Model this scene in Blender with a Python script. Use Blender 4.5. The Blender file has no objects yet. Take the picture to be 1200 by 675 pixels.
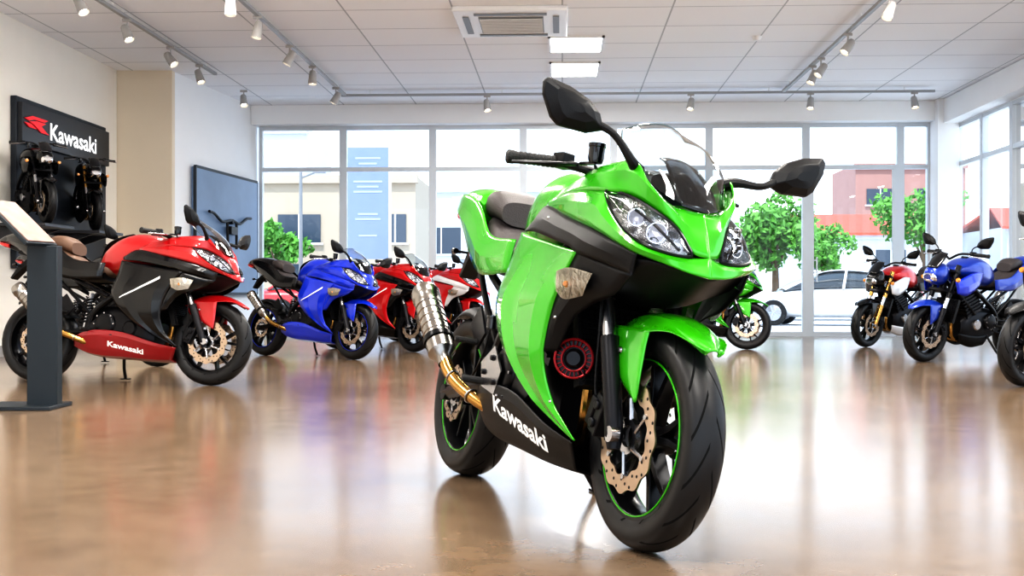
import bpy, bmesh, math, random
from mathutils import Vector, Matrix
from mathutils.bvhtree import BVHTree
random.seed(7)
TH=math.radians(2.5)
scene=bpy.context.scene
COL=bpy.context.collection
def W(xc,zc): return (xc*math.cos(TH)-zc*math.sin(TH), xc*math.sin(TH)+zc*math.cos(TH))

# ------------------------------------------------------------------ materials
def M(name,col,rough=.5,metal=0.,coat=0.,emis=0.,ecol=None,noise=.0,nscale=8.,bump=0.,spec=.5,bscale=60.):
    m=bpy.data.materials.new(name); m.use_nodes=True
    nt=m.node_tree; b=nt.nodes["Principled BSDF"]
    b.inputs["Base Color"].default_value=(*col,1); b.inputs["Roughness"].default_value=rough
    b.inputs["Metallic"].default_value=metal; b.inputs["Coat Weight"].default_value=coat
    b.inputs["Coat Roughness"].default_value=.03; b.inputs["Specular IOR Level"].default_value=spec
    if emis:
        b.inputs["Emission Color"].default_value=(*(ecol or col),1); b.inputs["Emission Strength"].default_value=emis
    tc=nt.nodes.new("ShaderNodeTexCoord")
    if noise:
        n=nt.nodes.new("ShaderNodeTexNoise"); n.inputs["Scale"].default_value=nscale; n.inputs["Detail"].default_value=5
        r=nt.nodes.new("ShaderNodeMixRGB"); r.blend_type='MIX'
        r.inputs[1].default_value=(*[c*(1-noise) for c in col],1); r.inputs[2].default_value=(*[min(1,c*(1+noise)) for c in col],1)
        nt.links.new(tc.outputs["Object"],n.inputs["Vector"]); nt.links.new(n.outputs["Fac"],r.inputs[0]); nt.links.new(r.outputs[0],b.inputs["Base Color"])
    if bump:
        n=nt.nodes.new("ShaderNodeTexNoise"); n.inputs["Scale"].default_value=bscale
        u=nt.nodes.new("ShaderNodeBump"); u.inputs["Strength"].default_value=bump; u.inputs["Distance"].default_value=.01
        nt.links.new(tc.outputs["Object"],n.inputs["Vector"]); nt.links.new(n.outputs["Fac"],u.inputs["Height"]); nt.links.new(u.outputs[0],b.inputs["Normal"])
    return m
def thin_glass(name,tint=(1,1,1),k=1.0,ior=1.45):
    m=bpy.data.materials.new(name); m.use_nodes=True; nt=m.node_tree; nt.nodes.clear()
    t=nt.nodes.new("ShaderNodeBsdfTransparent"); t.inputs[0].default_value=(*tint,1)
    g=nt.nodes.new("ShaderNodeBsdfGlossy"); g.inputs["Roughness"].default_value=.01
    f=nt.nodes.new("ShaderNodeFresnel"); f.inputs[0].default_value=ior
    mu=nt.nodes.new("ShaderNodeMath"); mu.operation='MULTIPLY'; mu.inputs[1].default_value=k
    x=nt.nodes.new("ShaderNodeMixShader"); o=nt.nodes.new("ShaderNodeOutputMaterial")
    nt.links.new(f.outputs[0],mu.inputs[0]); nt.links.new(mu.outputs[0],x.inputs[0]); nt.links.new(t.outputs[0],x.inputs[1]); nt.links.new(g.outputs[0],x.inputs[2]); nt.links.new(x.outputs[0],o.inputs[0])
    return m
def tire_mat():
    m=M("rubber",(.012,.012,.013),.42); nt=m.node_tree; b=nt.nodes["Principled BSDF"]; N=nt.nodes.new; L=nt.links.new
    tc=N("ShaderNodeTexCoord"); s=N("ShaderNodeSeparateXYZ"); L(tc.outputs["Object"],s.inputs[0])
    def mt(op,a,b_=None,c=None):
        n=N("ShaderNodeMath"); n.operation=op
        for i,x in enumerate((a,b_,c)):
            if x is None: continue
            if isinstance(x,(int,float)): n.inputs[i].default_value=x
            else: L(x,n.inputs[i])
        return n.outputs[0]
    ang=mt('ARCTAN2',s.outputs[2],s.outputs[0]); ay=mt('ABSOLUTE',s.outputs[1])
    sg=mt('MULTIPLY',mt('SIGN',s.outputs[1]),.25)
    ph=mt('ADD',mt('ADD',mt('MULTIPLY',ang,14/6.28318),mt('MULTIPLY',ay,22.)),sg)
    fr=mt('FRACT',mt('ADD',ph,50.))
    g=mt('LESS_THAN',fr,.12); g2=mt('LESS_THAN',ay,.050); g3=mt('GREATER_THAN',ay,.008)
    mask=mt('MULTIPLY',mt('MULTIPLY',g,g2),g3)
    bu=N("ShaderNodeBump"); bu.invert=True; bu.inputs["Strength"].default_value=1; bu.inputs["Distance"].default_value=.006
    L(mask,bu.inputs["Height"]); L(bu.outputs[0],b.inputs["Normal"])
    mx=N("ShaderNodeMixRGB"); mx.inputs[1].default_value=(.014,.014,.015,1); mx.inputs[2].default_value=(.001,.001,.001,1)
    L(mask,mx.inputs[0]); L(mx.outputs[0],b.inputs["Base Color"])
    rr=mt('ADD',mt('MULTIPLY',mask,.5),.42); L(rr,b.inputs["Roughness"]); b.inputs["Specular IOR Level"].default_value=.4
    return m
def paint(name,col,metal=.25,rough=.28,coat=1.0): return M(name,col,rough,metal,coat)
GREEN=paint("green_paint",(.040,.43,.004),.25,.25,.8)
RED=paint("red_paint",(.45,.006,.010)); BRED=paint("bright_red_paint",(.66,.008,.012)); DRED=paint("dark_red_paint",(.32,.004,.012))
BLUE=paint("blue_paint",(.004,.035,.60)); GBLACK=paint("gloss_black_paint",(.003,.003,.004),0,.22,.25); WHITEP=paint("white_paint",(.8,.8,.82),0,.2)
BLUE2=paint("deep_blue_paint",(.006,.045,.40))
MBLACK=M("satin_black_plastic",(.006,.006,.007),.45,bump=.12,bscale=400,spec=.32)
BLACKM=M("black_metal",(.010,.010,.012),.28,.5); DARK=M("dark_engine_metal",(.020,.020,.023),.36,.7)
SILVER=M("brushed_silver",(.50,.50,.52),.25,1.,noise=.15,nscale=30); CHROME=M("chrome",(.9,.9,.92),.06,1.)
CAN=M("muffler_titanium",(.34,.32,.30),.24,1.,noise=.2,nscale=25)
GOLD=M("bronze_pipe_metal",(.52,.31,.10),.22,1.,noise=.25,nscale=20); BRONZE=M("brake_disc_steel",(.56,.44,.34),.3,1.,noise=.1,nscale=40)
RUB=tire_mat(); GRIP=M("grip_rubber",(.015,.015,.015),.6,bump=.5,bscale=300)
SEAT=M("seat_vinyl",(.055,.046,.046),.5,bump=.3,bscale=250); BROWN=M("brown_seat_vinyl",(.15,.085,.055),.5,bump=.3,bscale=250)
LENS=thin_glass("lamp_lens",(.97,.98,1),1.0); SCREEN=thin_glass("clear_windscreen",(.62,.70,.76),2.2,1.5); SMOKE=M("smoked_meter_cover",(.004,.004,.006),.15,0,.5)
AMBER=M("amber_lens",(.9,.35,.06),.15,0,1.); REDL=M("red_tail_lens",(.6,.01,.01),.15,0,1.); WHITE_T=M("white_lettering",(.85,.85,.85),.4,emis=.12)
REDM=M("red_anodised_metal",(.26,.004,.010),.3,.4); BULB=M("headlight_bulb",(.9,.9,.95),.1,emis=.15)
REFL=M("faceted_reflector",(.80,.81,.84),.16,1.,noise=.3,nscale=45,bump=.5,bscale=55); SIGR=M("signal_reflector_silver",(.60,.54,.44),.25,.7,noise=.3,nscale=60,bump=.5,bscale=90)
DISCH=M("disc_hole",(.01,.01,.01),.8); EDGE=M("windscreen_edge_acrylic",(.10,.13,.14),.15,0,.5)

# ------------------------------------------------------------------ mesh helpers
class MB:
    def __init__(s): s.v=[];s.f=[];s.m=[]
    def add(s,vf,mi=0):
        o=len(s.v); s.v+= [tuple(p) for p in vf[0]]; s.f+=[tuple(i+o for i in f) for f in vf[1]]; s.m+=[mi]*len(vf[1]); return s
def obj(name,mb,mats,parent=None,loc=(0,0,0),solid=0,bevel=0,sharp=35,label=None,rot=None,rel=False,smooth=True,sub=0,offset=-1):
    if isinstance(mb,tuple): mb=MB().add(mb)
    if not isinstance(mats,(list,tuple)): mats=[mats]
    me=bpy.data.meshes.new(name)
    vs=mb.v if rel else [(p[0]-loc[0],p[1]-loc[1],p[2]-loc[2]) for p in mb.v]
    me.from_pydata(vs,[],mb.f)
    for m in mats: me.materials.append(m)
    me.polygons.foreach_set("material_index",mb.m)
    bm=bmesh.new(); bm.from_mesh(me); bmesh.ops.remove_doubles(bm,verts=bm.verts,dist=1e-5); bmesh.ops.recalc_face_normals(bm,faces=bm.faces); bm.to_mesh(me); bm.free()
    if smooth:
        me.polygons.foreach_set("use_smooth",[True]*len(me.polygons)); me.set_sharp_from_angle(angle=math.radians(sharp))
    o=bpy.data.objects.new(name,me); COL.objects.link(o); o.location=loc
    if rot: o.rotation_euler=rot
    if parent: o.parent=parent
    if solid: md=o.modifiers.new("s","SOLIDIFY"); md.thickness=solid; md.offset=offset
    if bevel: md=o.modifiers.new("b","BEVEL"); md.width=bevel; md.segments=2; md.limit_method='ANGLE'
    if sub: md=o.modifiers.new("u","SUBSURF"); md.levels=sub; md.render_levels=sub
    if label: o["label"]=label
    return o
def empty(name,loc,rot=(0,0,0)):
    o=bpy.data.objects.new(name,None); COL.objects.link(o); o.location=loc; o.rotation_euler=rot; o.empty_display_size=.2; return o
def tag(o,label,cat,group=None):
    o["label"]=label; o["category"]=cat
    if group: o["group"]=group
    return o
def cr(P,n):
    P=[Vector(p) for p in P]
    if len(P)==1: return P*n
    out=[]; k=len(P)-1
    for i in range(n):
        t=i/(n-1)*k; a=min(int(t),k-1); f=t-a
        p1,p2=P[a],P[a+1]; p0=P[a-1] if a>0 else p1*2-p2; p3=P[a+2] if a+2<=k else p2*2-p1
        if k==1: out.append(p1.lerp(p2,f)); continue
        out.append(.5*((2*p1)+(p2-p0)*f+(2*p0-5*p1+4*p2-p3)*f*f+(3*p1-p0-3*p2+p3)*f**3))
    return out
def patch(rows,nu=16,nv=8,s=1):
    R=[cr(r,nu) for r in rows]; C=[cr([r[i] for r in R],nv) for i in range(nu)]
    v=[(C[i][j][0],C[i][j][1]*s,C[i][j][2]) for i in range(nu) for j in range(nv)]
    f=[(i*nv+j,(i+1)*nv+j,(i+1)*nv+j+1,i*nv+j+1) for i in range(nu-1) for j in range(nv-1)]
    return v,f
def band(A,B,bulge=(0,0,0),nu=16,nv=7,s=1):
    mid=[tuple((a[k]+b[k])/2+bulge[k] for k in range(3)) for a,b in zip(A,B)]
    return patch([A,mid,B],nu,nv,s)
def creased(A,B,stops,nu=20,sub=3,s=1):
    # panel with hard character lines running along it; stops: (t,(dx,dy,dz))
    rows=[cr(A,nu)]
    a_,b_=cr(A,nu),cr(B,nu)
    for t,bu in stops:
        rows.append([a.lerp(b,t)+Vector(bu)*min(1,4*min(i+.6,nu-i-.4)/nu) for i,(a,b) in enumerate(zip(a_,b_))])
    rows.append(b_); full=[]
    for r0,r1 in zip(rows,rows[1:]):
        for k in range(sub): full.append([p.lerp(q,k/sub) for p,q in zip(r0,r1)])
    full.append(rows[-1]); nv=len(full)
    v=[(full[j][i][0],full[j][i][1]*s,full[j][i][2]) for i in range(nu) for j in range(nv)]
    f=[(i*nv+j,(i+1)*nv+j,(i+1)*nv+j+1,i*nv+j+1) for i in range(nu-1) for j in range(nv-1)]
    return v,f
def tube(P,r,seg=10,n=None,cap=True):
    if n: P=cr(P,n)
    P=[Vector(p) for p in P]; rs=r if isinstance(r,(list,tuple)) else [r]*len(P)
    if len(rs)!=len(P): rs=[x[0] for x in cr([(q,0,0) for q in rs],len(P))]
    v=[];f=[]; nrm=None
    for i,p in enumerate(P):
        t=(P[min(i+1,len(P)-1)]-P[max(i-1,0)]).normalized()
        if nrm is None: nrm=t.orthogonal().normalized()
        else: nrm=(nrm-t*nrm.dot(t)).normalized()
        b=t.cross(nrm)
        for k in range(seg):
            a=2*math.pi*k/seg; v.append(p+(nrm*math.cos(a)+b*math.sin(a))*rs[i])
    for i in range(len(P)-1):
        for k in range(seg):
            f.append((i*seg+k,i*seg+(k+1)%seg,(i+1)*seg+(k+1)%seg,(i+1)*seg+k))
    if cap: f.append(tuple(range(seg))); f.append(tuple((len(P)-1)*seg+k for k in range(seg)))
    return v,f
def revolve(prof,seg=48,c=(0,0,0),axis=(0,1,0),closed=False):
    ax=Vector(axis).normalized(); u=ax.orthogonal().normalized()
    if abs(ax.y)>.999: u=Vector((1,0,0))
    w=ax.cross(u); c=Vector(c); n=len(prof); v=[];f=[]
    for i in range(seg):
        a=2*math.pi*i/seg; d=u*math.cos(a)+w*math.sin(a)
        for r,h in prof: v.append(c+d*r+ax*h)
    for i in range(seg):
        j=(i+1)%seg
        for k in range(n if closed else n-1):
            l=(k+1)%n; f.append((i*n+k,j*n+k,j*n+l,i*n+l))
    return v,f
def torus(R,r,c=(0,0,0),axis=(0,1,0),seg=40,ms=8,fl=1):
    return revolve([(R+r*math.cos(2*math.pi*k/ms),fl*r*math.sin(2*math.pi*k/ms)) for k in range(ms)],seg,c,axis,True)
def box(c,s,rot=None):
    R=rot or Matrix.Identity(3); c=Vector(c)
    v=[c+R@Vector((x*s[0]/2,y*s[1]/2,z*s[2]/2)) for x in(-1,1) for y in(-1,1) for z in(-1,1)]
    return v,[(0,1,3,2),(4,6,7,5),(0,4,5,1),(2,3,7,6),(0,2,6,4),(1,5,7,3)]
def Ry(d): return Matrix.Rotation(math.radians(d),3,'Y')
def Rz(d): return Matrix.Rotation(math.radians(d),3,'Z')
def Rx(d): return Matrix.Rotation(math.radians(d),3,'X')
def loftx(S,n=20,p=2.6,m=None):
    m=m or len(S)*4
    A=cr([(a,b,c) for a,b,c,d in S],m); D=cr([(d,0,0) for a,b,c,d in S],m); v=[];f=[]
    for q,dd in zip(A,D):
        zc=(q[1]+q[2])/2; hz=(q[2]-q[1])/2; w=max(dd[0],.002)
        for k in range(n):
            t=2*math.pi*k/n; c_,s_=math.cos(t),math.sin(t)
            v.append((q[0],w*math.copysign(abs(c_)**(2/p),c_),zc+hz*math.copysign(abs(s_)**(2/p),s_)))
    for i in range(m-1):
        for k in range(n): f.append((i*n+k,i*n+(k+1)%n,(i+1)*n+(k+1)%n,(i+1)*n+k))
    f.append(tuple(range(n))); f.append(tuple((m-1)*n+k for k in range(n)))
    return v,f
def prism(P,n,d):
    N=Vector(n)*d; k=len(P); v=[Vector(p) for p in P]+[Vector(p)+N for p in P]
    return v,[tuple(range(k)),tuple(range(k,2*k))]+[(i,(i+1)%k,(i+1)%k+k,i+k) for i in range(k)]
def text2d(body,size,bold=.0,sx=1.,shear=0.):
    c=bpy.data.curves.new("t","FONT"); c.body=body; c.size=size; c.offset=bold*size; c.shear=shear; c.resolution_u=4
    o=bpy.data.objects.new("t",c); COL.objects.link(o); dg=bpy.context.evaluated_depsgraph_get()
    me=bpy.data.meshes.new_from_object(o.evaluated_get(dg)); v=[(p.co.x*sx,p.co.y) for p in me.vertices]; f=[tuple(q.vertices) for q in me.polygons]
    bpy.data.objects.remove(o); bpy.data.curves.remove(c); bpy.data.meshes.remove(me)
    return v,f
def text_obj(name,body,size,O,U,V,mat,parent=None,bold=.01,sx=1.,shear=0.,fit=None,proj=None,center=False,off=.004):
    v,f=text2d(body,size,bold,sx,shear)
    x0=min(p[0] for p in v);x1=max(p[0] for p in v); k=1.
    if fit: k=fit/(x1-x0)
    O=Vector(O);U=Vector(U).normalized();V=Vector(V).normalized(); out=[]
    for a,b in v:
        a=(a-x0)*k-(fit/2 if center and fit else 0)
        p=O+U*a+V*b
        if proj:
            h=proj[0].ray_cast(Vector((p.x,proj[1]*1.,p.z)),Vector((0,-proj[1],0)))
            if h[0] is not None: p=Vector((p.x,h[0].y+proj[1]*off,p.z))
        out.append(p)
    return obj(name,MB().add((out,f)),mat,parent,smooth=False)

# ------------------------------------------------------------------ motorcycle
def wheel(root,name,cx,R,w,discs,q,rimmat,stripe,seg):
    hw=w/2; c=(cx,0,R)
    rr=R-.078
    mb=MB()
    mb.add(revolve([(rr+.004,-hw*.80),(rr+.004,-hw*.72),(rr-.012,-hw*.66),(rr-.020,-hw*.3),(rr-.020,hw*.3),(rr-.012,hw*.66),(rr+.004,hw*.72),(rr+.004,hw*.80),(rr-.016,hw*.76),(rr-.030,hw*.3),(rr-.030,-hw*.3),(rr-.016,-hw*.76)],seg,closed=True))
    mb.add(revolve([(.018,-.055),(.04,-.055),(.042,-.02),(.042,.02),(.04,.055),(.018,.055)],24,closed=True))
    for k in range(5):
        for d in (-9,9):
            a0=math.radians(72*k+d*.6+10); a1=math.radians(72*k+d*1.5+10); 
            pts=[]
            for t in (0,.5,1):
                r_=.036+(rr-.022-.036)*t; a=a0+(a1-a0)*t; e=Vector((math.cos(a),0,math.sin(a))); n_=Vector((-math.sin(a),0,math.cos(a)))
                wd=.011-.003*t; yd=.024-.006*t
                pts.append([e*r_+n_*wd+Vector((0,yd,0)),e*r_+n_*wd-Vector((0,yd,0)),e*r_-n_*wd-Vector((0,yd,0)),e*r_-n_*wd+Vector((0,yd,0))])
            v=[p for r_ in pts for p in r_]; f=[(i*4+k2,i*4+(k2+1)%4,(i+1)*4+(k2+1)%4,(i+1)*4+k2) for i in range(2) for k2 in range(4)]
            mb.add((v,f))
    wo=obj(name,mb,rimmat,root,loc=c,rel=True,bevel=.003 if q>1 else 0)
    prof=[(rr-.002,-hw*.80),(rr+.012,-hw*.92),(R-.045,-hw*1.0),(R-.026,-hw*.93),(R-.012,-hw*.70),(R-.003,-hw*.36),(R,0)]
    prof=prof+[(r,-y) for r,y in prof[-2::-1]]
    pp=cr([(a,b,0) for a,b in prof],25 if q>1 else 15); prof=[(p[0],p[1]) for p in pp]+[(rr+.002,hw*.6),(rr+.002,-hw*.6)]
    obj("tire",MB().add(revolve(prof,seg*2 if q>1 else seg,closed=True)),RUB,wo,rel=True,sharp=60)
    if stripe:
        s=MB()
        for sg in(-1,1): s.add(torus(rr-.013,.0030,(0,sg*hw*.77,0),seg=seg))
        obj("rim_stripe",s,stripe,wo,rel=True)
    for y,rad in discs:
        d=MB(); n=seg*2; v=[];f=[]
        for i in range(n):
            a=2*math.pi*i/n; ro=rad*(1+.035*math.cos(12*a)); ri=rad*.70*(1-.04*math.cos(12*a))
            for r_,yy in((ro,-.0025),(ro,.0025),(ri,.0025),(ri,-.0025)): v.append((r_*math.cos(a),y+yy,r_*math.sin(a)))
        for i in range(n):
            j=(i+1)%n
            for k in range(4): f.append((i*4+k,j*4+k,j*4+(k+1)%4,i*4+(k+1)%4))
        d.add((v,f),0)
        if q>0:
            for i in range(36):
                a=2*math.pi*i/36; r_=rad*(.77,.85,.93)[i%3]
                d.add(revolve([(0,-.0032),(.0045,-.0032),(.0045,.0032),(0,.0032)],8,(r_*math.cos(a),y,r_*math.sin(a))),1)
        obj("brake_disc",d,[BRONZE,DISCH],wo,rel=True)
        h=MB(); h.add(revolve([(.03,-.006),(.05,-.006),(.05,.006),(.03,.006)],24,(0,y*.95,0),closed=True))
        for i in range(6):
            a=2*math.pi*i/6+.3; a2=a+.28
            h.add(tube([(.045*math.cos(a),y,.045*math.sin(a)),(rad*.72*math.cos(a2),y,rad*.72*math.sin(a2))],.006,6))
            h.add(revolve([(0,-.006),(.008,-.006),(.008,.006),(0,.006)],8,(rad*.72*math.cos(a2),y,rad*.72*math.sin(a2))))
        obj("disc_carrier",h,SILVER,wo,rel=True)
    return wo

T_top=[(1.53,0,.91),(1.51,.045,.915),(1.48,.08,.93),(1.45,.13,.98),(1.39,.15,1.04),(1.24,.16,1.045),(1.10,.155,1.035),(.93,.15,1.0)]
T_bot=[(1.585,0,.79),(1.565,.04,.80),(1.53,.07,.86),(1.48,.105,.90),(1.39,.15,.945),(1.30,.19,.96),(1.10,.195,.975),(.88,.175,.96)]
K_up=[(.88,.175,.96),(1.10,.195,.975),(1.30,.19,.958),(1.36,.196,.91),(1.43,.194,.86),(1.51,.172,.808),(1.545,.115,.789),(1.565,.05,.785),(1.585,0,.79)]
K_lo=[(.88,.177,.95),(1.10,.205,.90),(1.24,.215,.868),(1.35,.215,.84),(1.44,.203,.808),(1.51,.176,.780),(1.555,.12,.761),(1.587,.06,.745),(1.603,0,.736)]
P_T=[(.75,.17,.90),(.88,.176,.952),(1.10,.203,.902),(1.24,.213,.868),(1.35,.213,.84),(1.44,.201,.808),(1.51,.174,.780)]
P_M=[(.77,.195,.875),(.90,.215,.862),(1.10,.235,.825),(1.22,.238,.80),(1.27,.235,.78),(1.38,.208,.755),(1.49,.170,.725)]
L_B=[(1.26,.235,.787),(1.20,.231,.71),(1.16,.231,.65),(1.13,.230,.58),(1.11,.225,.50)]
L_C=[(1.49,.170,.725),(1.40,.170,.67),(1.30,.175,.645),(1.21,.188,.60),(1.13,.19,.50)]
F_A=[(.76,.20,.87),(.75,.225,.76),(.72,.240,.66),(.74,.240,.58),(.81,.235,.50),(.89,.217,.43),(1.0,.19,.36),(1.09,.165,.31),(1.20,.14,.26)]
F_B=[(1.27,.236,.785),(1.20,.233,.71),(1.16,.234,.65),(1.13,.232,.58),(1.11,.227,.50),(1.11,.210,.43),(1.13,.185,.36),(1.17,.165,.31),(1.21,.14,.26)]
B_T=[(.38,.135,.325),(.46,.158,.358),(.58,.165,.375),(.78,.16,.36),(1.03,.155,.29),(1.20,.14,.255)]
B_B=[(.36,.105,.265),(.46,.115,.225),(.60,.12,.20),(.78,.12,.19),(1.0,.11,.175),(1.15,.09,.175)]

def motorcycle(rear,front,style="sport",c={},label="",q=1,lean=8,z0=0.,zs=1.0,frontonly=False,text=None):
    g=lambda k,d: c.get(k,d)
    main=c.get("main",GREEN)
    h=math.atan2(front[1]-rear[1],front[0]-rear[0])
    root=empty("motorcycle",(rear[0],rear[1],z0),(math.radians(-lean),0,h)); root.scale=(zs,zs,zs)
    tag(root,label,"motorcycle")
    seg=64 if q>1 else 32
    rim=g("rim",BLACKM)
    wheel(root,"front_wheel",1.405,.302,.112,[(-.078,.150),(.078,.150)],q,rim,g("stripe",None),seg)
    if not frontonly: wheel(root,"rear_wheel",0,.305,.145,[(-.085,.105)],q,rim,g("stripe",None),seg)
    for s in(-1,1):
        m=MB()
        m.add(tube([(1.40,s*.112,.262),(1.392,s*.112,.30),(1.378,s*.112,.34),(1.29,s*.110,.56)],[.018,.026,.026,.028],14),0)
        m.add(tube([(1.29,s*.110,.56),(1.20,s*.108,.76),(1.115,s*.108,1.0)],.021,14),1)
        m.add(tube([(1.24,s*.108,.665),(1.115,s*.108,1.0)],.027,14),2)
        m.add(revolve([(0,-.012),(.022,-.012),(.022,.012),(0,.012)],16,(1.405,s*.124,.302)),1)
        obj("fork_leg",m,[g("fork_low",DARK),g("fork_tube",SILVER),g("fork_up",BLACKM)],root)
        k=MB(); k.add(box((1.285,s*.096,.345),(.052,.05,.115),Ry(24))); k.add(box((1.26,s*.096,.355),(.03,.062,.085),Ry(24)))
        for dz in(-.025,.025): k.add(revolve([(0,-.034),(.014,-.034),(.014,.034),(0,.034)],12,(1.283+dz*.4,s*.096,.346+dz)))
        if s<0 or q<2: obj("brake_caliper",k,[g("caliper",DARK)],root,bevel=.006)
    m=MB().add(box((1.145,0,.93),(.07,.27,.03),Ry(-24))).add(box((1.215,0,.735),(.075,.27,.035),Ry(-24))).add(tube([(1.145,0,.95),(1.215,0,.73)],.035,14))
    obj("fork_yoke",m,DARK,root,bevel=.006)
    if not frontonly:
        obj("brake_hose",MB().add(tube([(1.16,-.16,1.05),(1.22,-.15,.95),(1.25,-.14,.80),(1.27,-.135,.60),(1.26,-.12,.42),(1.28,-.11,.38)],.0045,6,20)),MBLACK,root)
    an=[-36,-30,-20,-10,0,10,20,30,38,46]
    rs=[.318,.298,.288,.286,.286,.287,.305,.330,.346,.359]
    rc=[.340,.340,.340,.341,.342,.344,.347,.351,.356,.362]
    rows=[]
    for a,r0,r1 in zip(an,rc,rs):
        e=Vector((math.sin(math.radians(a)),0,math.cos(math.radians(a)))); C=Vector((1.405,0,.302))
        tp={46:.30,38:.72,30:.92}.get(a,1.)
        half=[(0,r0),(.026,r0-.001),(.054,r0-.010),(.062,r0-.018),(.080,(r0-.012)*.3+r1*.7),(.086,r1)]
        half=[(y*tp,r) for y,r in half]
        rows.append([C+e*r+Vector((0,-y,0)) for y,r in half[::-1]]+[C+e*r+Vector((0,y,0)) for y,r in half[1:]])
    fm=MB().add(patch(rows,33 if q>1 else 17,46 if q>1 else 22))
    for s in(-1,1):
        fm.add(band([(1.240,.084,.60),(1.245,.090,.54),(1.275,.093,.49),(1.35,.094,.45),(1.445,.092,.395)],[(1.465,.084,.592),(1.464,.090,.55),(1.463,.093,.50),(1.460,.094,.45),(1.452,.092,.395)],(0,.004,0),18,9,s))
    fo_=obj("front_fender",fm,g("fender",main),root,solid=.004,sharp=40)
    if q>0:
        for s in(-1,1): 
            obj("fender_bolt",MB().add(revolve([(0,s*.007),(.007,s*.006),(.009,0)],10,(1.34,s*.097,.53))),SILVER,fo_)
    # engine
    m=MB()
    m.add(loftx([(.44,.30,.50,.11),(.52,.24,.55,.13),(.75,.21,.56,.14),(.93,.22,.50,.13),(1.0,.26,.44,.10)],16,4,12),0)
    m.add(box((.88,0,.60),(.22,.26,.22),Ry(22)),0)
    for k in range(6): m.add(box((.815+k*.024+.02,0,.535+k*.03),(.25,.285,.010),Ry(22)),1 if k%2 else 0)
    m.add(box((.93,0,.735),(.22,.25,.06),Ry(22)),0)
    for s in(-1,1):
        wv=0 if style!="sport" else -.022
        m.add(revolve([(0,s*(.178+wv)),(.055,s*(.178+wv)),(.075,s*(.171+wv)),(.085,s*(.158+wv)),(.088,s*.12)],24,(.62,0,.42)),1)
        m.add(revolve([(0,s*(.170+wv)),(.045,s*(.170+wv)),(.056,s*(.160+wv)),(.06,s*.12)],24,(.82,0,.39)),0 if style=="sport" else 2)
        for k in range(8):
            a=k*math.pi/4; m.add(revolve([(0,s*(.181+wv)),(.006,s*(.181+wv)),(.006,s*.15)],6,(.62+.078*math.cos(a),0,.42+.078*math.sin(a))),2)
    obj("engine",m,[DARK,BLACKM,SILVER],root)
    m=MB()
    for s in(-1,1):
        m.add(tube([(1.14,s*.04,.90),(1.0,s*.13,.82),(.75,s*.15,.66),(.52,s*.13,.50),(.48,s*.11,.34)],.024,10,14))
        m.add(tube([(1.14,s*.04,.78),(1.05,s*.12,.68),(.85,s*.14,.50)],.018,8,8))
        if not frontonly:
            m.add(tube([(.62,s*.12,.62),(.35,s*.12,.74),(0,s*.08,.90),(-.2,s*.05,.96)],.015,8,10)); m.add(tube([(.52,s*.12,.46),(.3,s*.12,.66),(.1,s*.1,.84)],.012,8,8))
    obj("frame",m,g("frame",BLACKM),root)
    m=MB(); m.add(box((1.13,0,.53),(.035,.27,.25),Ry(-18)),0)
    for k in range(16): m.add(box((1.152-.0055*(k-7.5)*.9,0,.53+(k-7.5)*.0148),(.02,.25,.004),Ry(-18)),1)
    for k in range(13): m.add(box((1.155,(k-6)*.02,.53),(.012,.003,.235),Ry(-18)),1)
    obj("radiator",m,[MBLACK,DARK],root)
    if q>1 and style=="sport":
        n=Vector((.80,-.60,.02)); cc=(1.16,-.150,.49)
        r=MB(); r.add(torus(.056,.004,cc,n,36),0); r.add(torus(.036,.003,cc,n,30),0); r.add(revolve([(0,.006),(.02,.006),(.03,-.004),(.056,-.006),(.06,-.03),(0,-.03)],30,cc,n),1)
        u=n.normalized().orthogonal().normalized(); w_=n.normalized().cross(u)
        for k in range(24):
            a=k*math.pi/12; d=u*math.cos(a)+w_*math.sin(a)
            r.add(tube([Vector(cc)+d*.036,Vector(cc)+d*.054],.0015,5),0)
        obj("horn_cover",r,[REDM,BLACKM],root)
        # mechanical detail behind the fairing on the rear half
        for s in(-1,1):
            m=MB(); m.add(prism([(.58,s*.165,.50),(.66,s*.165,.42),(.62,s*.165,.34),(.50,s*.165,.36),(.47,s*.165,.44)],(0,s,0),.006),0)
            for x,z in((.58,.46),(.61,.38),(.51,.41)): m.add(revolve([(0,s*.012),(.009,s*.010),(.011,0)],10,(x,s*.170,z)),1)
            obj("heel_guard",m,[SILVER,DARK],root)
        obj("coolant_hose",MB().add(tube([(.66,-.14,.56),(.60,-.155,.60),(.62,-.15,.68),(.70,-.15,.72),(.80,-.14,.70)],.014,10,16)),MBLACK,root)
        obj("brake_fluid_cup",MB().add(revolve([(0,-.022),(.018,-.022),(.020,.012),(.022,.014),(.022,.022),(0,.024)],14,(.46,-.145,.58),(0,0,1))),SMOKE,root)
        obj("rear_brake_line",MB().add(tube([(.46,-.15,.555),(.42,-.15,.46),(.30,-.14,.38),(.12,-.12,.36)],.004,6,16)),MBLACK,root)
    m=MB()
    for s in(-1,1): m.add(tube([(1.0,s*.06,.62),(1.09,s*.06,.56),(1.12,s*.07,.42),(1.06,s*.05,.26),(.9,s*.04,.215),(.7,-.02,.215),(.55,-.05,.23)],.019,10,20))
    obj("exhaust_header",m,g("pipe",GOLD),root)
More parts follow.
